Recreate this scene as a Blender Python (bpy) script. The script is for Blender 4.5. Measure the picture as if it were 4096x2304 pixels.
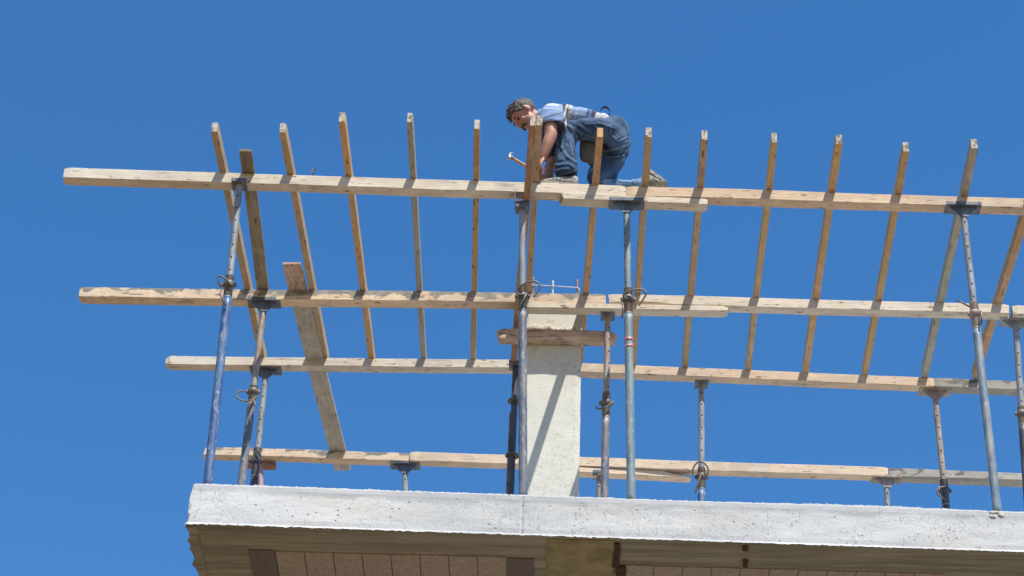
import bpy, bmesh, math, random
from mathutils import Vector, Matrix, noise
from math import radians as RD, sin, cos, pi
random.seed(7)
S = bpy.context.scene
for o in list(bpy.data.objects): bpy.data.objects.remove(o)
COL = S.collection
# ------------------------------------------------------------------ camera, sky, sun, exposure
F_PX = 9623.3; PITCH = RD(34.709); ROLL = RD(2.016); YAW = RD(1.374)
_F = Vector((0, cos(PITCH), sin(PITCH))); _R = Vector((1, 0, 0)); _U = Vector((0, -sin(PITCH), cos(PITCH)))
_Z = Matrix.Rotation(YAW, 3, 'Z')
CR = _Z @ (_R*cos(ROLL) + _U*sin(ROLL)); CU = _Z @ (-_R*sin(ROLL) + _U*cos(ROLL)); CF = _Z @ _F
CO = Vector((0, 0, 1.6))
cd = bpy.data.cameras.new('camera'); cam = bpy.data.objects.new('camera', cd); COL.objects.link(cam)
cd.sensor_width = 36; cd.lens = F_PX/4096*36; cd.clip_end = 4000; cd.clip_start = 0.1
m3 = Matrix((CR, CU, -CF)).transposed(); cam.matrix_world = Matrix.Translation(CO) @ m3.to_4x4()
S.camera = cam
SUN = Vector((0.27, -0.465, 1.0)).normalized()          # towards the sun: high, behind the camera and a little right
EL = math.asin(SUN.z); AZ = math.atan2(SUN.x, SUN.y)
W = bpy.data.worlds.new('World'); S.world = W; W.use_nodes = True
nt = W.node_tree; nt.nodes.clear()
sky = nt.nodes.new('ShaderNodeTexSky'); sky.sky_type = 'NISHITA'; sky.sun_disc = False
sky.sun_elevation = EL; sky.sun_rotation = AZ; sky.altitude = 300; sky.air_density = 1.0; sky.dust_density = 0.1; sky.ozone_density = 4.5
bg = nt.nodes.new('ShaderNodeBackground'); bg.inputs[1].default_value = 0.1
wo = nt.nodes.new('ShaderNodeOutputWorld')
hs = nt.nodes.new('ShaderNodeHueSaturation'); hs.inputs['Saturation'].default_value = 1.24
nt.links.new(sky.outputs[0], hs.inputs['Color']); nt.links.new(hs.outputs[0], bg.inputs[0]); nt.links.new(bg.outputs[0], wo.inputs[0])
sl = bpy.data.lights.new('sun', 'SUN'); sl.energy = 4.0; sl.angle = RD(0.5); sl.color = (1, .965, .91)
so = bpy.data.objects.new('sun', sl); COL.objects.link(so); so.rotation_euler = SUN.to_track_quat('Z', 'Y').to_euler(); so.location = (8, -10, 40)
S.view_settings.view_transform = 'Standard'; S.view_settings.look = 'None'; S.view_settings.gamma = 1
S.view_settings.exposure = 0.88

# ------------------------------------------------------------------ survey helpers: photo pixel -> real point on a real plane
def ray(x, y): return (x-2048)*CR - (y-1152)*CU + F_PX*CF
def at_z(x, y, z): d = ray(x, y); return CO + d*((z-CO.z)/d.z)
def at_y(x, y, Y): d = ray(x, y); return CO + d*(Y/d.y)
def pz(x, y, Y): return at_y(1900+x/2.862, 350+y/2.862, Y)     # survey grid of the worker close-up

# ------------------------------------------------------------------ object helpers
def tag(o, label=None, cat=None, group=None, kind=None):
    if label: o['label'] = label
    if cat: o['category'] = cat
    if group: o['group'] = group
    if kind: o['kind'] = kind
    return o
def empty(name, loc):
    o = bpy.data.objects.new(name, None); o.empty_display_size = .1; o.location = loc; COL.objects.link(o); return o
def link(name, me, mats, parent=None, M=None, smooth=False):
    o = bpy.data.objects.new(name, me); COL.objects.link(o)
    for m in (mats if isinstance(mats, (list, tuple)) else [mats]): me.materials.append(m)
    if smooth:
        for p in me.polygons: p.use_smooth = True
    M = M or Matrix.Identity(4)
    if parent:
        o.parent = parent; M = Matrix.Translation(parent.location).inverted() @ M
    o.matrix_basis = M
    return o
def from_bm(name, bm, mats, parent=None, M=None, smooth=False):
    me = bpy.data.meshes.new(name); bmesh.ops.recalc_face_normals(bm, faces=bm.faces); bm.to_mesh(me); bm.free()
    return link(name, me, mats, parent, M, smooth)
def box(bm, c, s, mi=0, rot=None):
    M = Matrix.Translation(c) @ (rot.to_4x4() if rot else Matrix.Identity(4)) @ Matrix.Diagonal((*s, 1))
    r = bmesh.ops.create_cube(bm, size=1, matrix=M)
    for f in {f for v in r['verts'] for f in v.link_faces}: f.material_index = mi
def catmull(pts, n):
    P = [Vector(p) for p in pts]; P = [2*P[0]-P[1]] + P + [2*P[-1]-P[-2]]; out = []
    for i in range(1, len(P)-2):
        for k in range(n):
            t = k/n; a, b, c, d = P[i-1:i+3]
            out.append(.5*((2*b) + (c-a)*t + (2*a-5*b+4*c-d)*t*t + (3*b-a-3*c+d)*t**3))
    out.append(P[-2]); return out
def tube(bm, pts, rad, seg=12, n=0, mi=0, side=None, flat=None):
    """swept tube; rad float or list per control point; a tuple (a,b) gives an ellipse, a along `side`"""
    k = len(pts)
    rr = rad if isinstance(rad, list) else [rad]*k
    rr = [r if isinstance(r, tuple) else (r, r) for r in rr]
    if n:
        R3 = catmull([Vector((r[0], r[1], 0)) for r in rr], n); pts = catmull(pts, n); rr = [(v.x, v.y) for v in R3]
    P = [Vector(p) for p in pts]; rings = []; ref = Vector(side) if side else None; up = None
    for i, p in enumerate(P):
        t = (P[min(i+1, len(P)-1)]-P[max(i-1, 0)]).normalized()
        if ref: a = (ref-t*ref.dot(t)).normalized()
        else:
            if up is None: up = t.orthogonal().normalized()
            up = (up-t*up.dot(t)).normalized(); a = up
        b = t.cross(a)
        rings.append([bm.verts.new(p+a*cos(2*pi*j/seg)*rr[i][0]+b*sin(2*pi*j/seg)*rr[i][1]) for j in range(seg)])
    for q in range(len(rings)-1):
        for j in range(seg):
            f = bm.faces.new((rings[q][j], rings[q][(j+1) % seg], rings[q+1][(j+1) % seg], rings[q+1][j])); f.material_index = mi
    for rg in (rings[0], rings[-1]):
        f = bm.faces.new(rg); f.material_index = mi
def lathe(bm, prof, c, seg=20, mi=0, axis=None):
    """closed solid of revolution about a vertical (or tilted) axis, prof = [(r, z)]"""
    Q = (Vector(axis).to_track_quat('Z', 'Y').to_matrix() if axis else Matrix.Identity(3)); c = Vector(c)
    rings = [[bm.verts.new(c+Q@Vector((r*cos(2*pi*j/seg), r*sin(2*pi*j/seg), z))) for j in range(seg)] for r, z in prof]
    for q in range(len(rings)-1):
        for j in range(seg):
            f = bm.faces.new((rings[q][j], rings[q][(j+1) % seg], rings[q+1][(j+1) % seg], rings[q+1][j])); f.material_index = mi
    for rg in (rings[0], rings[-1]): bm.faces.new(rg).material_index = mi
def ellipsoid(bm, c, r, rot=None, sub=3):
    M = Matrix.Translation(c) @ (rot.to_4x4() if rot else Matrix.Identity(4)) @ Matrix.Diagonal((*r, 1))
    bmesh.ops.create_icosphere(bm, subdivisions=sub, radius=1, matrix=M)
def remesh(bm, vox, smooth=4, post=None):
    """fuse overlapping volumes into one continuous surface"""
    me = bpy.data.meshes.new('tmp'); bmesh.ops.recalc_face_normals(bm, faces=bm.faces); bm.to_mesh(me); bm.free()
    o = bpy.data.objects.new('tmp', me); COL.objects.link(o)
    r = o.modifiers.new('r', 'REMESH'); r.mode = 'VOXEL'; r.voxel_size = vox
    s = o.modifiers.new('s', 'SMOOTH'); s.factor = .5; s.iterations = smooth
    dg = bpy.context.evaluated_depsgraph_get(); dg.update()
    out = bpy.data.meshes.new_from_object(o.evaluated_get(dg)); bpy.data.objects.remove(o)
    if post: post(out)
    for p in out.polygons: p.use_smooth = True
    return out
def fbm(p, s=1, o=3): return noise.fractal(Vector(p)*s, 1.0, 2.0, o)

# ------------------------------------------------------------------ materials
class NT:
    def __init__(s, name, rough=.8, metal=0.):
        s.m = bpy.data.materials.new(name); s.m.use_nodes = True; s.t = s.m.node_tree; s.b = s.t.nodes['Principled BSDF']
        s.b.inputs['Roughness'].default_value = rough; s.b.inputs['Metallic'].default_value = metal
        tc = s.t.nodes.new('ShaderNodeTexCoord'); oi = s.t.nodes.new('ShaderNodeObjectInfo')
        mul = s.t.nodes.new('ShaderNodeVectorMath'); mul.operation = 'MULTIPLY_ADD'; mul.inputs[1].default_value = (1, 1, 1)
        sc = s.t.nodes.new('ShaderNodeMath'); sc.operation = 'MULTIPLY'; sc.inputs[1].default_value = 37.
        s.rnd = oi.outputs['Random']; s.t.links.new(s.rnd, sc.inputs[0])
        s.t.links.new(tc.outputs['Object'], mul.inputs[0]); s.t.links.new(sc.outputs[0], mul.inputs[2]); s.co = mul.outputs[0]; s.raw = tc.outputs['Object']
    def l(s, a, b): s.t.links.new(a, b)
    def map(s, scale, src=None):
        n = s.t.nodes.new('ShaderNodeMapping'); n.inputs['Scale'].default_value = scale; s.l(src or s.co, n.inputs[0]); return n.outputs[0]
    def noise(s, scale, detail=4, sc=1., rough=.55, dist=0.):
        n = s.t.nodes.new('ShaderNodeTexNoise'); n.inputs['Scale'].default_value = sc; n.inputs['Detail'].default_value = detail
        n.inputs['Roughness'].default_value = rough; n.inputs['Distortion'].default_value = dist; s.l(s.map(scale), n.inputs['Vector']); return n.outputs['Fac']
    def vor(s, scale, feat='F1', out='Distance'):
        n = s.t.nodes.new('ShaderNodeTexVoronoi'); n.feature = feat; n.inputs['Scale'].default_value = 1; s.l(s.map(scale), n.inputs['Vector']); return n.outputs[out]
    def ramp(s, fac, stops):
        n = s.t.nodes.new('ShaderNodeValToRGB'); e = n.color_ramp.elements
        while len(e) < len(stops): e.new(.5)
        for el, (p, c) in zip(e, stops):
            el.position = p; el.color = (*c, 1) if isinstance(c, tuple) else (c, c, c, 1)
        s.l(fac, n.inputs[0]); return n.outputs[0]
    def mix(s, fac, a, b, mode='MIX'):
        n = s.t.nodes.new('ShaderNodeMix'); n.data_type = 'RGBA'; n.blend_type = mode
        for v, i in ((fac, 0), (a, 6), (b, 7)):
            if isinstance(v, (int, float)): n.inputs[i].default_value = v
            elif isinstance(v, tuple): n.inputs[i].default_value = (*v, 1)
            else: s.l(v, n.inputs[i])
        return n.outputs[2]
    def math(s, op, a, b=0.):
        n = s.t.nodes.new('ShaderNodeMath'); n.operation = op
        for v, i in ((a, 0), (b, 1)):
            if isinstance(v, (int, float)): n.inputs[i].default_value = v
            else: s.l(v, n.inputs[i])
        return n.outputs[0]
    def done(s, col, bump=None, bs=.3, bd=.004, rough=None):
        if isinstance(col, tuple): s.b.inputs['Base Color'].default_value = (*col, 1)
        else: s.l(col, s.b.inputs['Base Color'])
        if bump is not None:
            n = s.t.nodes.new('ShaderNodeBump'); n.inputs['Strength'].default_value = bs; n.inputs['Distance'].default_value = bd
            s.l(bump, n.inputs['Height']); s.l(n.outputs[0], s.b.inputs['Normal'])
        if rough is not None: s.l(rough, s.b.inputs['Roughness'])
        return s.m
def wood(name, a, b, grime=(.22, .2, .17), g0=.62, g1=.72, chips=.62, patch=None, rays=0.):
    n = NT(name, .85)
    big = n.noise((1.3, 9, 9), 3); fine = n.noise((3, 90, 90), 4)
    c = n.mix(n.ramp(big, [(.3, 0), (.72, 1)]), a, b)
    wt = n.noise((.9, 3, 3), 3, dist=.8); c = n.mix(n.math('MULTIPLY', n.ramp(wt, [(.5, 0), (.68, 1)]), .5), c, (.3, .27, .22))
    sp_ = n.noise((2.4, 20, 20), 5, dist=.8); c = n.mix(n.math('MULTIPLY', n.ramp(sp_, [(.6, 0), (.66, 1)]), .4), c, (.55, .52, .46))
    c = n.mix(n.math('MULTIPLY', n.ramp(fine, [(.35, 1), (.6, 0)]), .45), c, tuple(x*.62 for x in a))
    gr = n.noise((2.2, 11, 11), 5, dist=.6); c = n.mix(n.math('MULTIPLY', n.ramp(gr, [(g0, 0), (g1, 1)]), .8), c, grime)
    if patch:
        pt = n.noise((3.5, 5, 7), 4, dist=1.2); sp = n.t.nodes.new('ShaderNodeSeparateXYZ'); n.l(n.raw, sp.inputs[0]); pt = n.math('ADD', pt, n.math('MULTIPLY', n.math('SUBTRACT', sp.outputs[2], .06), patch[2])); c = n.mix(n.ramp(pt, [(patch[1], 0), (patch[1]+.04, 1)]), c, patch[0])
    ch = n.noise((11, 60, 60), 4, dist=.6); c = n.mix(n.math('MULTIPLY', n.ramp(ch, [(chips, 0), (chips+.05, 1)]), .85), c, (.075, .05, .03))
    k = n.vor((3.1, 9, 9)); kr = n.ramp(k, [(.05, 1), (.12, 0)]); c = n.mix(n.math('MULTIPLY', kr, .8), c, (.13, .055, .02))
    st = n.noise((9, 9, 9), 4); c = n.mix(n.math('MULTIPLY', n.ramp(st, [(.5, 0), (.75, 1)]), .35), c, tuple(min(.8, x*1.35+.05) for x in a))
    hv = n.t.nodes.new('ShaderNodeHueSaturation'); n.l(c, hv.inputs['Color']); n.l(n.math('ADD', n.math('MULTIPLY', n.rnd, .22), .89), hv.inputs['Value'])
    bump = n.math('ADD', fine, n.math('MULTIPLY', ch, -.8))
    return n.done(hv.outputs[0], bump, .5, .003)
M = {}
M['beam_pale'] = wood('weathered_pale_timber', (.66, .585, .455), (.6, .5, .37))
M['beam_stain'] = wood('cement_stained_timber', (.66, .5, .33), (.6, .44, .28), patch=((.2, .185, .15), .5, 2.3))
M['beam_fresh'] = wood('fresh_pink_timber', (.66, .49, .33), (.6, .45, .3), g0=.68, g1=.8)
M['beam_grey'] = wood('old_grey_timber', (.36, .33, .27), (.27, .25, .2), patch=((.13, .12, .09), .56, 1.))
M['joist_orange'] = wood('orange_pine', (.52, .325, .15), (.42, .235, .1), g0=.6, g1=.75)
M['joist_gold'] = wood('golden_pine', (.5, .35, .16), (.43, .28, .11), g0=.6, g1=.72)
M['joist_tan'] = wood('tan_pine', (.5, .36, .2), (.42, .28, .14))
M['joist_brown'] = wood('red_brown_pine', (.36, .2, .1), (.3, .16, .08))
M['joist_grey'] = wood('grey_green_timber', (.34, .33, .26), (.27, .26, .2))
M['board_olive'] = wood('olive_stained_board', (.33, .28, .19), (.2, .17, .11), g0=.5, g1=.65, grime=(.13, .12, .08))
M['board_grey'] = wood('grey_board', (.42, .39, .32), (.34, .31, .25), g0=.58, g1=.75)
M['board_brown'] = wood('brown_board', (.5, .37, .26), (.4, .27, .175), chips=.57)
M['wood_red'] = wood('dark_red_wood', (.28, .12, .08), (.22, .1, .07))
n = NT('crusted_end_grain', .95); c = n.ramp(n.noise((30, 30, 30), 5), [(.38, (.16, .13, .09)), (.5, (.42, .37, .29)), (.68, (.58, .53, .44))]); M['end'] = n.done(c, n.noise((40, 40, 40), 4), .8, .006)
n = NT('fresh_sawn_end', .9); c = n.ramp(n.noise((12, 40, 40), 4), [(.3, (.5, .26, .09)), (.7, (.6, .38, .2))]); M['end_orange'] = n.done(c, n.noise((40, 40, 40), 4), .5, .003)

def metal(name, a, b, rust=(.2, .11, .07), amt=.56, pale=(.5, .5, .48), sc=1.):
    n = NT(name, .45)
    c = n.mix(n.ramp(n.noise((14*sc, 14*sc, 5*sc), 5), [(.42, 0), (.58, 1)]), a, b)
    low = n.math('MULTIPLY', n.math('SUBTRACT', n.noise((2, 2, 1.6), 2), .5), .45)
    c = n.mix(n.math('MULTIPLY', n.ramp(n.math('ADD', low, n.noise((50, 50, 9), 6, dist=.3)), [(amt, 0), (amt+.12, 1)]), .8), c, rust)
    c = n.mix(n.math('MULTIPLY', n.ramp(n.noise((45, 45, 20), 4), [(.55, 0), (.7, 1)]), .45), c, pale)
    r = n.ramp(n.noise((20, 20, 9), 4), [(.3, .32), (.7, .7)])
    return n.done(c, n.noise((60, 60, 40), 4), .25, .001, r)
M['m_blue'] = metal('blue_paint_steel', (.03, .085, .22), (.08, .15, .26), rust=(.26, .2, .17), amt=.55)
M['m_slate'] = metal('slate_worn_steel', (.15, .155, .155), (.085, .105, .14), rust=(.22, .19, .17), amt=.52)
M['m_teal'] = metal('teal_grey_steel', (.12, .19, .21), (.2, .25, .25), rust=(.22, .19, .16), amt=.55)
M['m_lightblue'] = metal('pale_blue_worn_steel', (.115, .175, .23), (.24, .27, .27), rust=(.25, .21, .18), amt=.54)
M['m_grey'] = metal('bare_grey_steel', (.17, .19, .2), (.26, .275, .28), amt=.57)
M['m_brown'] = metal('rusty_grey_steel', (.22, .17, .13), (.3, .26, .22), amt=.54)
M['m_dark'] = metal('dark_steel', (.03, .032, .04), (.06, .07, .09), amt=.62, pale=(.12, .12, .13))
M['m_head'] = metal('black_blue_plate_steel', (.07, .08, .1), (.1, .13, .16), amt=.6, pale=(.3, .32, .33))
M['m_thread'] = metal('oily_thread_steel', (.09, .08, .065), (.13, .11, .08), amt=.55, pale=(.2, .18, .15))
M['m_pink'] = metal('pink_primer_steel', (.42, .24, .22), (.36, .22, .2), amt=.6)
M['m_red'] = metal('red_paint_mark', (.42, .1, .1), (.3, .16, .17), amt=.6)
M['hole'] = NT('hole_black', .9).done((.004, .004, .004))
M['rebar'] = metal('rusty_rebar', (.24, .11, .07), (.32, .16, .1), amt=.6)
M['wire'] = metal('tie_wire_steel', (.5, .5, .47), (.4, .4, .38), amt=.7)
M['rebar_white'] = metal('cement_coated_rebar', (.55, .54, .5), (.5, .48, .43), amt=.72)

def concrete(name, a, b, dirt, streak=True, pits=True, sc=1., warm=None):
    n = NT(name, .9)
    c = n.mix(n.ramp(n.noise((1.2*sc, 1.2*sc, 2*sc), 6), [(.35, 0), (.65, 1)]), a, b)
    if warm: c = n.mix(n.math('MULTIPLY', n.ramp(n.noise((.9, .9, 1.6), 3), [(.55, 0), (.72, 1)]), .7), c, warm)
    h = n.noise((50, 50, 50), 4)
    if pits:
        v = n.vor((17, 17, 17)); sel = n.ramp(n.noise((6, 6, 6), 2), [(.42, 0), (.58, 1)])
        pit = n.math('MULTIPLY', n.ramp(v, [(.1, 1), (.17, 0)]), sel); c = n.mix(n.math('MULTIPLY', pit, .75), c, dirt); h = n.math('SUBTRACT', h, pit)
    if streak:
        s1 = n.noise((75, 75, 9), 3, dist=1.5); m1 = n.ramp(s1, [(.66, 0), (.72, 1)]); c = n.mix(n.math('MULTIPLY', m1, .6), c, dirt)
        s2 = n.noise((11, 11, 7), 2, dist=2.5); m2 = n.ramp(s2, [(.482, 0), (.5, 1), (.518, 0)]); m2 = n.math('MULTIPLY', m2, n.ramp(n.noise((2, 2, 2), 2), [(.4, 0), (.5, 1)]))
        c = n.mix(n.math('MULTIPLY', m2, .65), c, dirt); h = n.math('SUBTRACT', h, m1)
    return n, c, h
n, c, h = concrete('white_form_concrete', (.575, .57, .55), (.47, .47, .455), (.16, .155, .14), warm=(.56, .53, .42))
# worn darker band of cement paste just below the arris
sep = n.t.nodes.new('ShaderNodeSeparateXYZ'); n.l(n.raw, sep.inputs[0])
zz = n.math('ADD', sep.outputs[2], n.math('MULTIPLY', n.math('SUBTRACT', n.noise((3, 3, 3), 4), .5), .16))
band = n.ramp(n.math('MULTIPLY', n.math('SUBTRACT', zz, 9.5), 2.), [(.81, 0), (.88, 1)])
c = n.mix(n.math('MULTIPLY', band, .7), c, (.33, .33, .325)); M['conc'] = n.done(c, h, .6, .004)
n, c, h = concrete('column_concrete', (.6, .585, .5), (.52, .505, .43), (.2, .19, .15), pits=False); 
s3 = n.noise((12, 12, 75), 3, dist=1.); m3_ = n.ramp(s3, [(.63, 0), (.7, 1)]); c = n.mix(n.math('MULTIPLY', m3_, .55), c, (.2, .19, .16)); M['conc_col'] = n.done(c, h, .3, .003)
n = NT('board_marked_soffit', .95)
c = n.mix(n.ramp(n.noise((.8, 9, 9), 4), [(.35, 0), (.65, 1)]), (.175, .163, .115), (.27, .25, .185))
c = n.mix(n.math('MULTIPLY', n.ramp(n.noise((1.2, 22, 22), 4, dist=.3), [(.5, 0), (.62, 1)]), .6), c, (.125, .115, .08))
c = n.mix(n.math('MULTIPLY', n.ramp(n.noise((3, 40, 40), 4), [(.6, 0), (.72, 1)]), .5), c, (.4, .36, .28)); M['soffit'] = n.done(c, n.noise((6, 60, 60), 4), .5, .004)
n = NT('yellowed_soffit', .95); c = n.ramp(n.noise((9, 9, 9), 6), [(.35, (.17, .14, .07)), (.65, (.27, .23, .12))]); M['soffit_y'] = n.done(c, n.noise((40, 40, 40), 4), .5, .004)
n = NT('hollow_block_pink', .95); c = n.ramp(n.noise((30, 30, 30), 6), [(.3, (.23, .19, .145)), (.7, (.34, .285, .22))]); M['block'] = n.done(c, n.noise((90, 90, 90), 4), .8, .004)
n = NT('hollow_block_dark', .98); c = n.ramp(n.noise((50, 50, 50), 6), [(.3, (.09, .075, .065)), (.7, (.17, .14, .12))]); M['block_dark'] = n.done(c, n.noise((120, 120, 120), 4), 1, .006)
n = NT('rust_stain', .95); c = n.ramp(n.noise((20, 20, 20), 4), [(.3, (.03, .012, .008)), (.7, (.09, .035, .02))]); M['rust'] = n.done(c)
n = NT('mortar', .95); c = n.ramp(n.noise((40, 40, 40), 4), [(.3, (.36, .34, .28)), (.7, (.55, .53, .46))]); M['mortar'] = n.done(c, n.noise((60, 60, 60), 4), 1, .006)
n = NT('dry_earth', .95); c = n.ramp(n.noise((.3, .3, .3), 6), [(.3, (.16, .095, .04)), (.7, (.21, .13, .06))]); M['earth'] = n.done(c, n.noise((4, 4, 4), 5), .5, .02)

# ------------------------------------------------------------------ setting: ground
bm = bmesh.new(); bmesh.ops.create_grid(bm, x_segments=60, y_segments=60, size=600)
for v in bm.verts: v.co.z = fbm(v.co, .02)*.15 if v.co.length > 40 else 0
tag(from_bm('ground', bm, M['earth']), kind='structure')

# ------------------------------------------------------------------ the unfinished building
ZT = 12.8                     # top of the four timber beams
YS = lambda x: 14.60 + .0215*(x+2.53)      # front face of the slab edge
ZS, ZB = 10.0, 9.677
bld = empty('concrete_building', (2, 15, 0))
tag(bld, 'unfinished concrete frame building with pale rough slab edge and one column rising from it', 'building')
bm = bmesh.new(); st = []; X0, X1 = -2.53, 9.0; x = X0
while x < X1: st.append(x); x += .016 if x < 3.6 else .15
st.append(X1)
prev = None
for i, x in enumerate(st):
    ys = YS(x); e1 = fbm((x*9, 0, 0), 1, 4); e2 = fbm((x*11, 5, 0), 1, 4); e3 = noise.noise(Vector((x*38, 9, 0))); e4 = noise.noise(Vector((x*45, 19, 0)))
    wav = .012*noise.noise(Vector((x*.7, 3, 3)))
    pr = [(ys-.003+.005*e4, ZB-.004+.006*e2+.007*e3), (ys+.002, ZB+.012+.004*e4)]
    for q in [k/14 for k in range(2, 13)]: pr.append((ys+.003*fbm((x*3, q*3, 1), 1), ZB+(ZS-ZB)*q))
    if abs(x+.222) < .009: pr = [(a_+.006, b_) for a_, b_ in pr]
    pr += [(ys+.003, ZS-.014+.006*e3), (ys+.010+.006*e3, ZS+wav+.006*e1+.008*e4+.012*max(0, e3-.25)), (ys+.06, ZS+.004*e2+wav), (ys+.3, ZS), (26, ZS), (26, ZB)]
    for k, yy in enumerate((.95, .62, .50, .385, .38, .27, .16, .155, .07, .02)):
        pr.append((ys+yy, ZB+(.004 if k % 4 in (1, 2) else 0)+.0015*noise.noise(Vector((x*2, yy*30, 0)))))
    ring = []
    for (yy, z) in pr:
        dx = 0
        if i == 0: dx = .03*fbm((yy*30, z*30, 3), 1.3, 4)-.012*(z-ZB)/.33*-1
        ring.append(bm.verts.new((x+dx-(.014 if (i == 0 and z < ZB+.01) else 0), yy, z)))
    if prev:
        nn = len(ring)
        for j in range(nn):
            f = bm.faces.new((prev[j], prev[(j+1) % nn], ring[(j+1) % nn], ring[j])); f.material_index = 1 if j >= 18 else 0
    else: bm.faces.new(ring)
    prev = ring
bm.faces.new(prev)
bm.normal_update()
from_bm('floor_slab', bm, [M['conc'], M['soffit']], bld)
# ragged soffit edge of the left side and the side band
bm = bmesh.new(); y = 14.63; prev = None
while y < 17:
    a = X0-.02+.018*fbm((y*14, 0, 2), 1, 4)+.012*sin(y*21); r = [bm.verts.new((a, y, ZB-.012)), bm.verts.new((a+.01, y, ZB+.03)), bm.verts.new((X0+.03, y, ZB+.03)), bm.verts.new((X0+.05, y, ZB-.0015))]
    if prev:
        for j in range(4): bm.faces.new((prev[j], prev[(j+1) % 4], r[(j+1) % 4], r[j]))
    else: bm.faces.new(r)
    prev = r; y += .03
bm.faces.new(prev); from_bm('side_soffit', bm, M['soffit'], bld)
# hollow ceiling blocks flush in the soffit
def block(x0, x1, y0, y1, mat, lab=None):
    bm = bmesh.new(); g = .0035
    box(bm, ((x0+x1)/2, (y0+y1)/2, ZB+.03-.004+random.uniform(-.001, .001)), (x1-x0-2*g, y1-y0-2*g, .07))
    bmesh.ops.bevel(bm, geom=[e for e in bm.edges], offset=.003, segments=1)
    o = from_bm('ceiling_block', bm, mat, bld)
    if lab: o['label'] = lab
for row in range(2):
    y0 = row*.5
    block(-2.15, -1.965, 14.95+y0, 15.44+y0, M['block_dark'], 'dark rough ceiling block' )
    xs = [-1.96+.2035*k for k in range(9)]
    for a, b in zip(xs, xs[1:]): block(a, b, 14.965+y0+.006*random.random(), 15.455+y0, M['block'])
    block(-.325, -.135, 14.985+y0, 15.47+y0, M['block_dark'], 'dark rough ceiling block')
    xs = [.505+.2035*k for k in range(12)]
    for a, b in zip(xs, xs[1:]): block(a, b, 15.04+y0+.006*random.random()+.01*(a-.5), 15.53+y0, M['block'])
bm = bmesh.new(); box(bm, (.185, 15.64, ZB+.02), (.47, 1.88, .05)); from_bm('cross_beam', bm, M['soffit_y'], bld)
# rusty leftovers of formwork in the soffit
for (c0, w, l) in (((2466, 2222), .04, .34), ((2484, 2285), .07, .14), ((2981, 2195), .03, .05), ((2981, 2256), .03, .1)):
    bm = bmesh.new(); p = at_z(*c0, ZB-.012); box(bm, p, (w, l, .014))
    bmesh.ops.subdivide_edges(bm, edges=bm.edges[:], cuts=3, use_grid_fill=True)
    for v in bm.verts: v.co += Vector((noise.noise(v.co*60), noise.noise(v.co*50+Vector((3, 3, 3))), 0))*.014
    from_bm('rust_stain', bm, M['rust'], bld)
# lower storeys (outside the frame, they shade the soffit)
bm = bmesh.new()
for z in (6.7, 3.4): box(bm, (3.2, 20.4, z), (11.4, 11.2, .25))
from_bm('lower_floor', bm, M['conc'], bld)
for cx in (-2.1, .2, 3.4, 6.4, 8.6):
    for cy in (15.95, 20.5, 25.2):
        bm = bmesh.new(); box(bm, (cx, cy, 4.84), (.35, .35, 9.68)); from_bm('lower_column', bm, M['conc_col'], bld)
# column on the slab
YC = 16.45
pl, prr = at_y(2085, 1700, YC), at_y(2320.5, 1700, YC)
bm = bmesh.new(); nz = 60; nx = 12; prev = None
for i in range(nz+1):
    z = ZS-.02+(12.80-ZS+.02)*i/nz; ring = []
    for k in range(nx+1):
        x = pl.x+(prr.x-pl.x)*k/nx; ring.append(bm.verts.new((x+(.004*noise.noise(Vector((z*9, k, 0))) if k in (0, nx) else 0), YC+(.008 if k in (0, nx) else 0)+.003*fbm((x*6, z*6, 4), 1), z)))
    ring += [bm.verts.new((prr.x, YC+.32, z)), bm.verts.new((pl.x, YC+.32, z))]
    if prev:
        for j in range(len(ring)): bm.faces.new((prev[j], prev[(j+1) % len(ring)], ring[(j+1) % len(ring)], ring[j]))
    else: bm.faces.new(ring)
    prev = ring
bm.faces.new(prev)
colm = from_bm('column', bm, M['conc_col'], bld); colm['label'] = 'pale board-marked concrete column standing on the slab'
def child_of(name, bm, mats, par, smooth=False):          # sub-part: par sits at identity under the building
    o = from_bm(name, bm, mats, None, None, smooth); o.parent = par; o.matrix_basis = Matrix.Translation(-(par.parent.location+par.matrix_basis.translation)) ; return o
def rebar(px, top, mat, Y):
    p = at_y(px, top, Y); bm = bmesh.new(); pts = [Vector((p.x, Y, 12.6+(p.z-12.6)*k/60)) for k in range(61)]
    tube(bm, pts, [.0075 if k % 2 else .0095 for k in range(61)], 8); child_of('rebar', bm, mat, colm, True)
rebar(2133, 1112, M['rebar'], 16.52); rebar(2212, 1125, M['rebar_white'], 16.52); rebar(2309.5, 1121, M['rebar'], 16.52)
bm = bmesh.new(); pts = [at_y(*p, 16.505) for p in ((2122, 1178), (2123, 1143), (2128, 1140), (2213, 1144), (2311, 1151), (2316, 1155), (2317, 1180))]
tube(bm, pts, .0045, 8); child_of('stirrup', bm, M['wire'], colm, True)
bm = bmesh.new(); a = at_y(2106, 1305, YC-.006); b = at_y(2300, 1318, YC-.006)
for k in range(40):
    t = k/39; p = a.lerp(b, t); ellipsoid(bm, p+Vector((0, 0, random.uniform(-.02, .01))), (.014, .01, random.uniform(.012, .03)), sub=2)
me = remesh(bm, .006, 1); bm = bmesh.new(); bm.from_mesh(me); child_of('mortar_ridge', bm, M['mortar'], colm)

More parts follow.
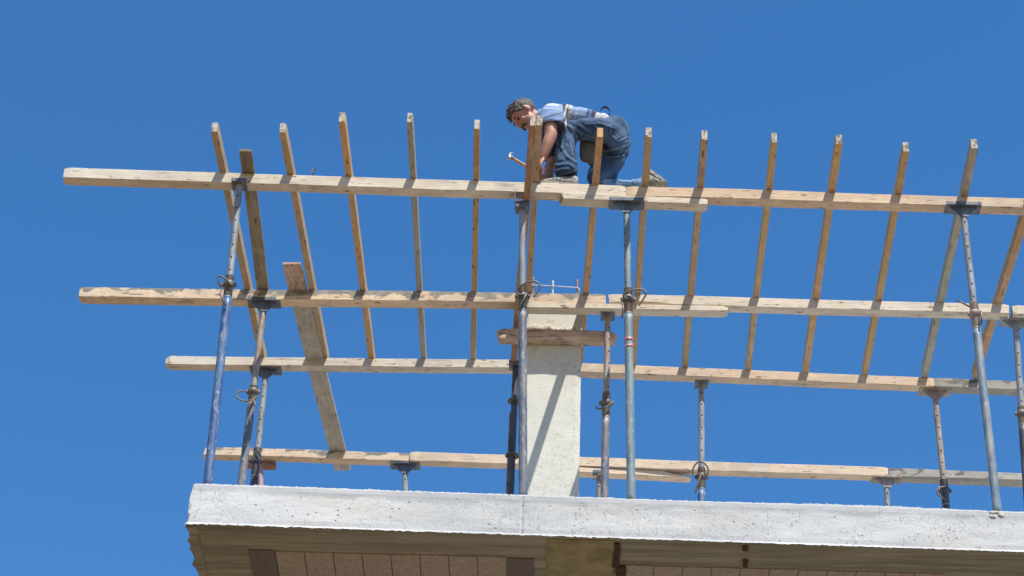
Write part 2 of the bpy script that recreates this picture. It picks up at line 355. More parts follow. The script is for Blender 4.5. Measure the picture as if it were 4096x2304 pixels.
# ------------------------------------------------------------------ timbers
def timber(name, P0, P1, w, h, mats, seed=0, label=None, cat='beam', group=None, rough=1., wane=(), sag=0., ends=(0, 0), cut=None, round_ends=.006, seg=.04):
    """sawn timber: P0,P1 = bottom centre of each end; local X runs along it"""
    P0, P1 = Vector(P0), Vector(P1); L = (P1-P0).length; X = (P1-P0).normalized(); Yv = Vector((0, 0, 1)).cross(X).normalized(); Zv = X.cross(Yv)
    mat4 = Matrix((X, Yv, Zv)).transposed().to_4x4(); mat4.translation = P0
    bm = bmesh.new(); N = max(8, int(L/seg)); prev = None; ring0 = None
    rnd = random.Random(seed); off = rnd.random()*100
    wn = {c: rnd.uniform(.4, 1.) for c in range(4)}
    for i in range(N+1):
        t = i/N; x = L*t; ring = []
        e = min(x, L-x); sh = round_ends*max(0, 1-e/.03)**2
        for c, (sy, sz) in enumerate(((-1, 0), (1, 0), (1, 1), (-1, 1))):
            ch = .0025+rough*.004*max(0, noise.noise(Vector((x*4, off+c*7, 1)))+.25)+rough*.009*max(0, noise.noise(Vector((x*1.3, off+c*7, 5)))-.3)*wn[c]
            ch += rough*.006*max(0, noise.noise(Vector((x*19, off+c*3, 9)))-.42)
            for (wx0, wx1, wc, wd) in wane:
                if wc == c and wx0 < x < wx1: ch += wd*sin(pi*(x-wx0)/(wx1-wx0))**.5
            jy = .0012*noise.noise(Vector((x*5, off, c))); jz = .0012*noise.noise(Vector((x*5, off+3, c)))
            y = sy*(w/2-sh)+jy; z = (sh if sz == 0 else h-sh)+jz
            a = Vector((x, y-sy*ch, z)); b = Vector((x, y, z+(ch if sz == 0 else -ch)))
            ring += ([a, b] if c in (1, 3) else [b, a])
        for v in ring:
            if cut: v.x = cut(v.x, v.y, v.z, L)
            if i in (0, N) and ends[0 if i == 0 else 1]: v.x += ends[0 if i == 0 else 1]*noise.noise(Vector((v.y*60, v.z*60, off)))*(1 if i else -1)
            v.z += -sag*4*t*(1-t)+rough*.006*noise.noise(Vector((x*.8, off, 30))); v.y += rough*.011*noise.noise(Vector((x*.6, off, 50)))
        ring = [bm.verts.new(v) for v in ring]
        if prev:
            for j in range(8): bm.faces.new((prev[j], prev[(j+1) % 8], ring[(j+1) % 8], ring[j]))
        else: ring0 = ring
        prev = ring
    f1 = bm.faces.new(ring0); f2 = bm.faces.new(prev); f1.material_index = f2.material_index = 1
    o = from_bm(name, bm, mats, None, mat4)
    return tag(o, label, cat, group)
def row_beam(px, z, w, h, mats, **k):
    """px = two photo points on the front top edge; z = height of that edge"""
    a, b = at_z(*px[0], z), at_z(*px[1], z); d = (b-a).normalized(); nrm = Vector((-d.y, d.x, 0))
    return timber('timber_beam', a+nrm*w/2-Vector((0, 0, h)), b+nrm*w/2-Vector((0, 0, h)), w, h, mats, **k)
E_ = M['end']; G1 = 'long timber beams lying on the steel props'
row_beam(((258, 667), (2506, 742)), ZT, .10, .098, [M['beam_pale'], E_], seed=1, label='long pale weathered timber beam of the nearest row, its left end hanging free under the sky', group=G1, round_ends=.008)
row_beam(((2507, 742.5), (4230, 796)), ZT, .10, .092, [M['beam_fresh'], E_], seed=2, label='peach coloured timber beam at the right of the nearest row, right of the kneeling worker', group=G1)
row_beam(((2245, 770), (2832, 793)), ZT-.1, .10, .055, [M['beam_pale'], E_], seed=3, label='short thick splice plank with a broken left end under the nearest beam joint', group='splice pieces under beam joints', ends=(.05, .01), seg=.015)
row_beam(((320, 1146), (2424, 1174)), ZT, .11, .098, [M['beam_stain'], E_], seed=4, label='second row timber beam with grey cement stains, its left end hanging free', group=G1)
row_beam(((2432, 1176), (4036, 1219)), ZT, .10, .09, [M['beam_pale'], E_], seed=5, label='knotty cracked timber beam at the right of the second row, behind the teal prop', group=G1, wane=((0, .5, 0, .02), (0, .5, 1, .02)), ends=(.03, .02))
row_beam(((4046, 1222), (4240, 1227)), ZT, .10, .09, [M['beam_pale'], E_], seed=6, label='timber beam stub with splintered end at the right edge of the second row', group=G1, ends=(.06, .02))
row_beam(((2100, 1209), (2912, 1222)), ZT-.1, .10, .05, [M['beam_pale'], E_], seed=7, label='thin splice plank across the column top under the second row joint', group='splice pieces under beam joints', round_ends=.01)
row_beam(((663, 1423), (2200, 1442)), ZT, .10, .085, [M['beam_pale'], E_], seed=8, label='third row timber beam left of the column with rounded pale left end', group=G1, round_ends=.018)
row_beam(((2206, 1446), (3737, 1511)), ZT, .10, .088, [M['beam_fresh'], M['end']], seed=9, label='peach brown timber beam of the third row right of the column', group=G1)
row_beam(((3739, 1509), (4240, 1531)), ZT, .10, .09, [M['beam_grey'], E_], seed=10, label='old grey timber beam at the right end of the third row', group=G1)
row_beam(((818, 1787), (1640, 1811)), ZT, .10, .085, [M['beam_stain'], E_], seed=11, label='farthest row timber beam at left, grey stained top edge, behind the corner props', group=G1, ends=(.03, .0))
row_beam(((1641, 1806), (3552, 1868)), ZT, .10, .095, [M['beam_fresh'], E_], seed=12, label='long clean peach timber beam of the farthest row passing behind the column', group=G1)
row_beam(((3556, 1871), (4240, 1898)), ZT, .10, .095, [M['beam_grey'], E_], seed=13, label='grey streaked timber beam at the right end of the farthest row', group=G1, wane=((0, 3, 0, .02),))
def notch(x, y, z, L):
    return x if x < L-.28 else (L-.28+(x-L+.28)*(1 if z < .03 else .02+.1*noise.noise(Vector((y*90, z*90, 0)))))
row_beam(((2235, 1862), (2765, 1888)), ZT-.097, .10, .055, [M['beam_fresh'], M['board_brown']], seed=14, label='splintered splice plank under the farthest beam right of the column', group='splice pieces under beam joints', cut=notch, seg=.015, rough=1.5)
row_beam(((985, 1842), (1104, 1846)), ZT-.09, .09, .045, [M['wood_red'], M['wood_red']], seed=15, label='short dark red timber block under the farthest beam at left', group='splice pieces under beam joints')

GJ = 'timber joists laid across the beams'
def joist(f, b, mat, seed, label, end=None, w=.05, h=.095, z=ZT+.002, yend=17.40, **k):
    a, c = at_z(*f, z), at_z(*b, z); d = c-a; c = a+d*((yend-a.y)/d.y)
    return timber('timber_joist', a, c, w, h, [M[mat], end or E_], seed=seed, label=label, cat='joist', group=GJ, rough=.55, round_ends=.004, **k)
joist((857, 527), (1045, 1425), 'joist_tan', 21, 'leftmost slanting tan joist with notched pale end, above the leftmost prop', w=.052)
joist((1129, 530), (1298, 1427), 'joist_tan', 22, 'speckled joist with rounded pale end, second joist from the left', w=.05)
joist((1365, 488), (1484, 1432), 'joist_orange', 23, 'orange tan joist with square white end, third joist from the left', w=.05)
joist((1638, 490), (1693, 1431), 'joist_grey', 24, 'thin grey green joist, the fourth from the left', w=.045)
joist((1907, 517), (1892, 1436), 'joist_gold', 25, 'golden joist with dark end, next left of the raised hammer', w=.046)
joist((2157, 502), (2097, 1440), 'joist_tan', 26, 'pale joist with knotted tip beside the worker face, right one of the touching pair', w=.048, h=.1)
joist((2400, 549), (2320, 1440), 'joist_orange', 27, 'bright orange joist with clean sawn end in front of the worker thigh', end=M['end_orange'], w=.05)
joist((2594, 549), (2534, 1455), 'joist_tan', 28, 'tan joist with white crusted end in front of the worker rear boot', w=.05)
joist((2819, 560), (2741, 1461), 'joist_tan', 29, 'tan joist first to the right of the worker boots', w=.05)
joist((3098, 570), (2994, 1471), 'joist_gold', 30, 'golden joist with dark knot and dark rounded end, second right of the worker', w=.048)
joist((3357, 577), (3223, 1487), 'joist_orange', 31, 'deep orange joist with square grey white end, third right of the worker', w=.053)
joist((3626, 607), (3462, 1495), 'joist_gold', 32, 'orange brown joist with pitted end, fourth right of the worker', w=.05)
joist((3899, 594), (3700, 1507), 'joist_grey', 33, 'grey joist with pale end crossing above the big right prop head', w=.055)
joist((4190, 590), (3904, 1513), 'joist_orange', 34, 'reddish orange joist cut by the right edge of the photo', w=.055, h=.1)
# boards of other kinds
a = at_z(2131, 505, 12.602); c = at_z(2055, 1455, 12.602); c = a+(c-a)*((17.12-a.y)/(c.y-a.y))
timber('timber_joist', a, c, .05, .098, [M['joist_brown'], E_], seed=35, label='red brown timber passing under the beams, held in the fork of the central prop', cat='joist', rough=.5)
def board(pts, w, t, mat, seed, label, sag=0., zz=ZT+.003, **k):
    a, c = at_z(*pts[0], zz), at_z(*pts[1], zz)
    return timber('wooden_board', a, c, w, t, [M[mat], k.pop('end', M[mat])], seed=seed, label=label, cat='board', rough=.5, round_ends=.003, sag=sag, **k)
def stained(o, x, mat):
    o.data.materials.append(mat)
    for p in o.data.polygons:
        if p.center.x < x: p.material_index = 2
board(((981, 606), (1053, 1172)), .098, .028, 'board_olive', 41, 'dark stained narrow board spanning the first and second beams beside the leftmost prop')
stained(board(((1166, 1058), (1371, 1884)), .152, .026, 'board_grey', 42, 'wide grey board resting on the second, third and farthest beams', sag=.02), .5, M['board_brown'])
# ledger clamped across the column
a, b = at_y(1991, 1362, YC-.055), at_y(2461, 1378, YC-.055)
def ledcut(x, y, z, L): return x
timber('wooden_ledger', a-Vector((0, 0, .012)), b+Vector((0, 0, -.005)), .095, .10, [M['board_brown'], M['board_brown']], seed=44, label='rough brown timber with pale edges fixed across the front of the column', cat='board', rough=3., round_ends=.012, ends=(.05, .05), wane=((.0, 3, 3, .01), (.5, .95, 0, .02)))
# leaning plank strip left of the dark prop
a, b = at_y(2030, 1935, 17.05), at_y(2040, 1650, 17.05)
bm = bmesh.new(); a.z = ZS+.0; tube(bm, [a, b], [(.028, .012), (.006, .012)], 4, side=(1, 0, 0)); 
tag(from_bm('plank_strip', bm, M['board_olive']), 'narrow olive wooden strip leaning on the dark prop left of the column', 'board')
# blue marking string and the small dark peg
bm = bmesh.new(); tube(bm, [at_z(*p, ZT+.001) for p in ((1243, 1230), (1262, 1330), (1288, 1427))], .003, 6)
tag(from_bm('marking_string', bm, M['m_blue']), 'thin blue string stretched beside the wide grey board', 'string')
bm = bmesh.new(); p = at_y(1250, 694, 14.86)
tube(bm, [p, p+Vector((.004, 0, .03)), p+Vector((.022, .0, .075))], [(.018, .006), (.013, .005), (.001, .001)], 8)
tag(from_bm('metal_tip', bm, M['m_dark']), 'small dark pointed metal tip sticking up behind the nearest beam', 'tool')

# ------------------------------------------------------------------ steel props
GP = 'steel props holding up the timber beams'
def prop(top, foot, Y, ztop, collar, lo, up, label, head='small', hook=None, hookr=.007, holes=True, hole_dx=.0, bands=(), thick=1., discs=(), axis_y=0., headmat=None, nutc='m_thread', inner_len=None):
    tp = at_y(*top, Y); fp = at_y(*foot, Y); d = tp-fp
    P1 = fp+d*((ztop-.0-fp.z)/d.z); P0 = fp+d*((ZS+.004-fp.z)/d.z); ax = (P1-P0).normalized(); L = (P1-P0).length
    r = empty('steel_prop', P0); tag(r, label, 'prop', GP)
    at = lambda s: P0+ax*s
    sz = lambda y: ((at_y(top[0], y, Y)-P0).dot(ax))
    c0, c1 = (sz(collar[1]), sz(collar[0])) if collar else (L*.45, L*.5)
    ro, ri = .0315*thick, .0255*thick
    bm = bmesh.new(); box(bm, P0+Vector((0, 0, .003)), (.12, .12, .008)); bmesh.ops.bevel(bm, geom=bm.edges[:], offset=.0015, segments=1); from_bm('base_plate', bm, M['m_brown'], r)
    bm = bmesh.new(); q = [at(.006+(c0-.006)*k/24) for k in range(25)]; tube(bm, q, [ro*(1+.012*noise.noise(Vector((k*1.7, Y, fp.x)))) for k in range(25)], 24)
    from_bm('outer_tube', bm, M[lo], r, smooth=True)
    for (y0, y1) in bands:
        bm = bmesh.new(); tube(bm, [at(sz(y1)), at(sz(y0))], ro+.0008, 24); from_bm('paint_band', bm, M['m_red'], r, smooth=True)
    bm = bmesh.new(); tube(bm, [at(c1-.06), at(L-.004)], ri, 20)
    if holes:
        s = c1+.045
        while s < L-.06:
            pc = at(s)+Vector((hole_dx, -math.sqrt(max(1e-6, (ri+.0006)**2-hole_dx**2)), 0)); nv = Vector((hole_dx, -ri, 0)).normalized()
            lathe(bm, [(.0068, -.002), (.0068, .0004)], pc, 10, 1, nv); s += .115
    from_bm('inner_tube', bm, [M[up], M['hole']], r, smooth=False)
    if collar:
        nn = int((c1-c0)/.007); pr = []
        for k in range(nn*2+1): pr.append((ri+.0055+(.0022 if k % 2 else 0), (c1-c0)*k/(nn*2)))
        bm = bmesh.new(); lathe(bm, pr, at(c0), 20, 0, ax); from_bm('threaded_collar', bm, M[nutc], r)
        bm = bmesh.new(); h = min(.05, (c1-c0)*.4); m_ = c0+(c1-c0)*.45
        lathe(bm, [(ri+.01, 0), (ro+.011, .004), (ro+.012, h-.006), (ri+.012, h)], at(m_), 16, 0, ax)
        for sx in (-1, 1):
            ellipsoid(bm, at(m_+h*.5)+Vector((sx*(ro+.014), -.004, 0)), (.014, .011, h*.42), sub=2)
        from_bm('collar_nut', bm, M[nutc], r, smooth=True)
        bm = bmesh.new(); lathe(bm, [(ro+.0012, 0), (ro+.0022, .004), (ro+.0012, .008)], at(c0-.012), 20, 0, ax); from_bm('weld_ring', bm, M['m_grey'], r, smooth=True)
    for dy in discs:
        bm = bmesh.new(); s = sz(dy)
        lathe(bm, [(ri, -.006), (.058, -.003), (.06, .0), (.058, .004), (ri, .01)], at(s), 24, 0, ax)
        for k in range(8): lathe(bm, [(.009, -.005), (.009, .0052)], at(s)+Vector((cos(k*pi/4)*.043, sin(k*pi/4)*.043, 0)), 8, 1, ax)
        from_bm('coupler_disc', bm, [M['m_thread'], M['hole']], r)
    if hook:
        for pts in hook:
            K = len(pts); w = [at_y(px, py, Y-.045-.02*sin(pi*k/max(1, K-1))) for k, (px, py) in enumerate(pts)]
            bm = bmesh.new(); tube(bm, w, hookr, 8, n=6 if K > 2 else 0); from_bm('locking_pin', bm, M['m_thread' if hookr > .004 else 'wire'], r, smooth=True)
    hm = M[headmat or 'm_head']
    if head:
        bm = bmesh.new(); wd = .27 if head == 'wide' else .115; dp = .118
        c = P1+Vector((0, 0, -.003))
        box(bm, c, (wd, dp, .006)); 
        fl = .027
        for sy in (-1, 1):
            if head == 'fork': continue
            box(bm, c+Vector((0, sy*(dp/2+.0025), fl/2-.003)), (wd, .005, fl))
        if head == 'fork':
            for sx in (-1, 1): box(bm, c+Vector((sx*.055, 0, .06)), (.005, .075, .12))
            box(bm, c+Vector((0, 0, -.025)), (.1, .1, .044))
        bmesh.ops.bevel(bm, geom=bm.edges[:], offset=.001, segments=1)
        hp = from_bm('head_plate', bm, hm, r)
        bm = bmesh.new()
        if head == 'wide':
            for rotm in (Matrix.Identity(3),):
                vs = [(-.11, 0), (.11, 0), (.03, -.088), (-.03, -.088)]
                fr = [bm.verts.new(P1+rotm@Vector((x, -.03, z-.006))) for x, z in vs]; bk = [bm.verts.new(P1+rotm@Vector((x, -.022, z-.006))) for x, z in vs]
                bm.faces.new(fr); bm.faces.new(bk[::-1])
                for j in range(4): bm.faces.new((fr[j], fr[(j+1) % 4], bk[(j+1) % 4], bk[j]))
            from_bm('gusset', bm, hm, r)
        else: bm.free()
    return r
def Zm(x, y, ox, oy, s): return (ox+x/s, oy+y/s)
z2 = lambda *L: [Zm(x, y, 200, 400, 1.61) for x, y in L]
z3 = lambda *L: [Zm(x, y, 1900, 1000, 1.3173) for x, y in L]
z4 = lambda *L: [Zm(x, y, 600, 1250, 1.3744) for x, y in L]
z5 = lambda *L: [Zm(x, y, 2000, 1100, 3.623) for x, y in L]
z6 = lambda *L: [Zm(x, y, 3300, 1100, 1.449) for x, y in L]
ZU = ZT-.1
prop((956, 760), (831, 1927), 14.715, ZU, (1106, 1190), 'm_blue', 'm_grey', 'leftmost steel prop at the slab corner, blue lower tube with rust near its foot', hook=[z2((1170, 1195), (1140, 1160), (1105, 1137), (1084, 1140), (1090, 1180), (1108, 1222)), z2((1105, 1215), (1098, 1250), (1115, 1290), (1136, 1325))], thick=1.02)
prop((2089, 845), (2092, 1953), 14.76, 12.6, (1144, 1243), 'm_slate', 'm_grey', 'central slate grey prop standing in front of the column left edge', head='fork', hook=[z5((490, 322), (560, 215), (575, 150), (510, 92), (400, 108), (290, 158), (240, 215), (250, 275), (330, 285)), z5((385, 262), (350, 340), (262, 505))], hookr=.0075, holes=False)
prop((2507, 850), (2525, 1972), 14.78, ZT-.158, (1156, 1254), 'm_teal', 'm_teal', 'teal grey prop with red paint rings right of the column', head='wide', bands=((1355, 1369), (1384, 1395)), hook=[z5((2012, 440), (2095, 320), (2115, 260), (2050, 208), (1900, 222), (1810, 260), (1790, 310), (1850, 350)), z5((1775, 410), (1785, 500), (1768, 628))], hookr=.0075, holes=True, hole_dx=-.02)
prop((3854, 859), (3988, 2035), 14.83, ZT-.094, (1212, 1314), 'm_lightblue', 'm_grey', 'long pale blue prop at the right leaning over a chipped patch of the slab edge', head='wide', hook=[z6((762, 142), (838, 184)), z6((905, 210), (908, 250), (905, 288))], nutc='m_brown')
prop((1057, 1220), (966, 1930), 16.32, ZU, (1548, 1607), 'm_slate', 'm_brown', 'brownish prop second from the left under the stained beam, dark below its collar', head='wide', holes=False, hook=[z4((513, 430), (485, 436), (472, 458), (500, 482), (545, 484), (590, 462)), z4((580, 462), (555, 500), (530, 545))], headmat='m_head')
prop((2431, 1262), (2418, 1970), 16.32, ZT-.15, (1573, 1668), 'm_slate', 'm_brown', 'prop between the column and the teal prop, under the thin splice plank', hook=[z3((730, 798), (700, 822), (665, 836), (642, 834), (633, 822))], hole_dx=.014)
prop((4062, 1290), (4096, 1790), 16.37, ZT-.09, (1628, 1697), 'm_dark', 'm_grey', 'grey prop cut by the right edge of the photo under the second row', head='wide', headmat='m_grey')
prop((1063, 1490), (1016, 1934), 17.36, ZT-.087, (1796, 1905), 'm_dark', 'm_grey', 'prop with black collar third from the left under the third row', head='wide', hook=[z4((565, 822), (574, 775), (594, 753), (610, 790), (602, 824))], nutc='m_dark')  # black lower tube: the shadow on it is put into the steel colour
prop((2062, 1493), (2044, 1955), 17.03, 12.6, None, 'm_dark', 'm_dark', 'dark navy prop with two round coupler discs left of the column', discs=(1605, 1824), holes=False, thick=1.05)
prop((2806, 1531), (2806, 1990), 17.42, ZT-.09, (1873, 1957), 'm_blue', 'm_grey', 'blue grey prop with a looped pin under the third row right of the teal prop', hook=[z3((1148, 1187), (1150, 1150), (1172, 1120), (1200, 1118), (1228, 1150), (1224, 1190)), z3((1195, 1170), (1178, 1220), (1160, 1280))])
prop((1040, 1854), (1043, 1934), 18.90, ZT-.135, None, 'm_pink', 'm_pink', 'pinkish prop under the short red block, behind the black collared prop', holes=False, head=None)
prop((3740, 1583), (3785, 2028), 17.46, ZT-.09, (1921, 2018), 'm_dark', 'm_brown', 'brown prop with dark lower part under the third row beside the long pale blue prop', head='wide', headmat='m_brown', hook=[z6((700, 1300), (665, 1283), (647, 1254), (664, 1232), (700, 1226))], nutc='m_dark')
prop((1621, 1880), (1621, 1945), 18.90, ZT-.096, None, 'm_brown', 'm_grey', 'short visible prop under the farthest beam between the wide board and the column', head='wide')
prop((2396, 1907), (2396, 1970), 18.90, ZT-.152, None, 'm_brown', 'm_brown', 'prop mostly hidden behind its blue neighbour right of the column', thick=.9)
prop((3547, 1952), (3549, 2021), 18.95, ZT-.096, None, 'm_brown', 'm_grey', 'short visible prop under the farthest beam joint near the right', head='wide', headmat='m_brown')
# chipped patch with a stone at the foot of the right prop
bm = bmesh.new(); p = at_y(3990, 2062, YS(3.1)-.004)
for k in range(9):
    q = p+Vector((random.uniform(-.04, .04), random.uniform(.0, .006), random.uniform(-.02, .03))); ellipsoid(bm, q, (random.uniform(.01, .03), .008, random.uniform(.006, .016)), sub=2)
link('chipped_patch', remesh(bm, .006, 1), M['mortar'], bld)

# ------------------------------------------------------------------ the worker
n = NT('skin', .55); n.b.inputs['Subsurface Weight'].default_value = .05
c = n.ramp(n.noise((22, 22, 22), 4), [(.3, (.33, .14, .085)), (.7, (.43, .205, .13))]); M['skin'] = n.done(c, n.noise((90, 90, 90), 3), .2, .002)
def attr_mat(name, rough, bumpsc, bs=.3, wear=None):
    n = NT(name, rough); at_ = n.t.nodes.new('ShaderNodeAttribute'); at_.attribute_name = 'Col'
    c = n.mix(n.math('MULTIPLY', n.ramp(n.noise((16, 16, 16), 5), [(.45, 0), (.75, 1)]), .25), at_.outputs['Color'], wear or (.11, .19, .29))
    return n.done(c, n.noise((bumpsc,)*3, 5), bs, .004)
M['denim'] = attr_mat('faded_denim_painted_sun', .9, 60, .5); M['cotton'] = attr_mat('striped_cotton', .9, 45, .4, (.28, .31, .38)); M['hairm'] = attr_mat('grey_brown_hair', .7, 200, .8, (.1, .085, .07))
n = NT('suede', .9); c = n.ramp(n.noise((25, 25, 25), 5), [(.35, (.16, .145, .11)), (.65, (.42, .39, .32))]); M['suede'] = n.done(c, n.noise((60, 60, 60), 4), .5, .004)
n = NT('sole', .9); c = n.ramp(n.noise((40, 40, 40), 4), [(.3, (.16, .15, .12)), (.7, (.36, .34, .28))]); M['sole'] = n.done(c, n.noise((90, 90, 90), 4), .5, .003)
M['lace'] = NT('dark_trim', .8).done((.03, .03, .035))
n = NT('khaki_cloth', .9); c = n.ramp(n.noise((12, 12, 12), 5), [(.3, (.06, .057, .042)), (.7, (.12, .115, .085))]); M['khaki'] = n.done(c, n.noise((40, 40, 40), 4), .5, .004)
M['eye_white'] = NT('eye_white', .3).done((.6, .57, .52)); M['iris'] = NT('iris', .3).done((.03, .02, .015))
n = NT('moustache', .9); M['mous'] = n.done(n.ramp(n.noise((90, 90, 90), 3), [(.3, (.03, .025, .02)), (.7, (.12, .1, .09))]), n.noise((200, 200, 200), 3), .8, .004)
YL, YR, YT = 14.80, 14.98, 14.88
per = empty('person', (pz(1300, 1080, YT).x, YT, ZT+.05))
tag(per, 'man in striped shirt and blue jeans kneeling on the nearest beam, bent over and hammering', 'person')
def setcol(me, fn):
    a = me.color_attributes.new('Col', 'FLOAT_COLOR', 'POINT')
    for i, v in enumerate(me.vertices): a.data[i].color = (*fn(v.co, v.normal), 1)
def inpx(co):      # survey-grid coordinates of a point, used to lay creases and stripes out on the cloth
    d = co-CO; f = d.dot(CF); return ((d.dot(CR)/f*F_PX+2048-1900)*2.862, (-d.dot(CU)/f*F_PX+1152-350)*2.862)
SIDE = (0, 1, 0)
# jeans
bm = bmesh.new()
hipL, hipR = pz(1560, 520, 14.82), pz(1600, 545, 14.96)
kL = pz(1045, 478, YL-.01); aL = pz(1060, 960, YL)
tube(bm, [pz(1660, 530, YL), pz(1480, 500, YL), pz(1280, 480, YL-.01), pz(1110, 480, YL-.01), pz(1048, 500, YL-.01), pz(1000, 530, YL)], [(.07, .085), (.098, .108), (.09, .095), (.075, .078), (.068, .072), (.03, .03)], 24, n=5, side=SIDE)
tube(bm, [pz(1040, 440, YL-.01), pz(1055, 520, YL-.01), pz(1050, 650, YL), pz(1045, 800, YL), pz(1045, 940, YL), pz(1045, 1010, YL)], [(.05, .05), (.072, .08), (.07, .079), (.074, .083), (.078, .088), (.074, .083)], 24, n=5, side=SIDE)
kR = pz(1365, 1075, YR)
tube(bm, [pz(1600, 500, YR-.01), pz(1610, 640, YR), pz(1560, 800, YR), pz(1480, 940, YR), pz(1435, 1060, YR), pz(1415, 1130, YR)], [(.085, .1), (.1, .12), (.095, .115), (.088, .112), (.08, .112), (.05, .06)], 24, n=5, side=SIDE)
tube(bm, [pz(1400, 1135, YR), pz(1560, 1138, YR+.01), pz(1720, 1132, YR+.02), pz(1860, 1118, YR+.02), pz(1950, 1105, YR+.02)], [(.06, .055), (.06, .05), (.056, .046), (.058, .052), (.055, .055)], 20, n=4, side=SIDE)
ellipsoid(bm, pz(1590, 520, 14.89), (.12, .165, .135)); ellipsoid(bm, pz(1628, 590, 14.82), (.088, .085, .13)); ellipsoid(bm, pz(1640, 600, 14.96), (.085, .085, .12))
tube(bm, [pz(1600, 545, YT), pz(1500, 505, YT), pz(1430, 475, YT)], [(.16, .12), (.155, .105), (.145, .09)], 24, n=4, side=SIDE)
cre = [((1040, 420), (1220, 530), 9), ((1190, 430), (1330, 515), 8), ((1005, 490), (995, 690), 7), ((1075, 440), (1165, 560), 8), ((1165, 560), (1182, 690), 7), ((995, 690), (1060, 790), 9), ((1060, 790), (1165, 860), 8),
       ((910, 890), (1050, 875), 9), ((1060, 860), (1165, 950), 8), ((915, 970), (1000, 915), 8), ((1390, 400), (1600, 470), 6), ((1540, 420), (1560, 540), 5), ((1560, 540), (1640, 620), 5), ((1640, 620), (1750, 570), 5),
       ((1450, 740), (1740, 670), 7), ((1250, 420), (1500, 420), 5), ((1300, 960), (1420, 900), 8), ((1500, 800), (1700, 780), 7), ((1440, 1075), (1560, 1060), 6), ((1650, 1070), (1800, 1075), 6), ((1800, 1050), (1830, 1095), 6), ((960, 1000), (1150, 960), 8), ((1090, 620), (1120, 780), 6)]
def crease(co):
    x, y = inpx(co); s = 0
    for (a, b, w) in cre:
        dx, dy = b[0]-a[0], b[1]-a[1]; t = max(0, min(1, ((x-a[0])*dx+(y-a[1])*dy)/(dx*dx+dy*dy))); q = math.hypot(x-a[0]-t*dx, y-a[1]-t*dy)/(w*1.6)
        if q < 4: s += math.exp(-q*q)*(.6+.4*sin(pi*t)) - .45*math.exp(-(q-2.2)**2)
    return s
def post_j(me):
    cr = [crease(v.co) if v.normal.y < .35 else 0 for v in me.vertices]
    nr = [v.normal.copy() for v in me.vertices]
    for v, c_, n_ in zip(me.vertices, cr, nr): v.co += n_*(.006*c_+.008*noise.noise(v.co*13+Vector((0, 0, 5)))+.004*noise.noise(v.co*30))
    me.update(); k = [0]
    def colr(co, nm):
        c_ = cr[k[0]]; k[0] += 1; x_, y_ = inpx(co); f = max(0, min(1, .16+.38*c_+.4*noise.noise(co*7)+(.55 if x_ > 1470 and y_ > 1050 else 0)))  # crease ridges faded and highlighted; sunlight on the rear lower leg painted in
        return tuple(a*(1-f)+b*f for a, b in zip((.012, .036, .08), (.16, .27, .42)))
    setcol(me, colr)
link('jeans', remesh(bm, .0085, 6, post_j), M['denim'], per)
# shirt
bm = bmesh.new()
tube(bm, [pz(705, 330, YT), pz(735, 345, YT), pz(850, 380, YT), pz(1000, 402, YT), pz(1200, 430, YT), pz(1400, 462, YT), pz(1520, 500, YT)], [(.072, .068), (.08, .074), (.165, .098), (.185, .11), (.168, .112), (.155, .1), (.15, .09)], 28, n=5, side=SIDE)
ellipsoid(bm, pz(885, 310, 14.74), (.09, .08, .085)); ellipsoid(bm, pz(900, 350, 15.02), (.085, .08, .08))
tube(bm, [pz(900, 270, 14.74), pz(888, 345, 14.70), pz(880, 455, 14.69)], [(.075, .095), (.086, .112), (.08, .11)], 20, n=4, side=SIDE)
tube(bm, [pz(900, 340, 15.03), pz(870, 500, 15.02), pz(850, 660, 15.0), pz(860, 830, 14.99)], [(.07, .08), (.066, .07), (.06, .062), (.05, .05)], 20, n=4, side=SIDE)
def post_s(me):
    for v in me.vertices: 
        x, y = inpx(v.co); w = .007*noise.noise(Vector((v.co.x*9, v.co.y*14, v.co.z*26)))+.006*sin((x*.9+y*1.4)*.022+3*noise.noise(v.co*8))*(1 if x > 960 else .5); v.co += v.normal*w
    me.update()
    LB, WH, NV, BL = (.18, .26, .41), (.5, .48, .43), (.022, .025, .06), (.08, .13, .29)
    def colr(co, nm):
        x, y = inpx(co)
        if co.y < 14.80 and x < 1030+max(0, 350-y)*-.2 and y > 190:
            if y > 385-(x-870)*.15: return NV
            if 322 < y+(x-870)*.3 < 331: return NV
            if 236 < y-(x-870)*.12 < 242: return WH
            if y < 205 and x < 960: return WH
            return LB
        if x < 960: return NV if y > 420 else (WH if y < 200 else LB)
        u = x+(y-250)*.25
        if u < 1030: return NV
        if 1056 < u < 1066: return NV
        if u < 1112: return WH
        if u < 1290: return WH if 1168 < u < 1174 else LB
        if u < 1308: return NV
        if u < 1345: return BL
        if u < 1395: return NV
        return WH if (int(u/17)+int(y/11)) % 4 else BL
    setcol(me, colr)
link('shirt', remesh(bm, .007, 5, post_s), M['cotton'], per)
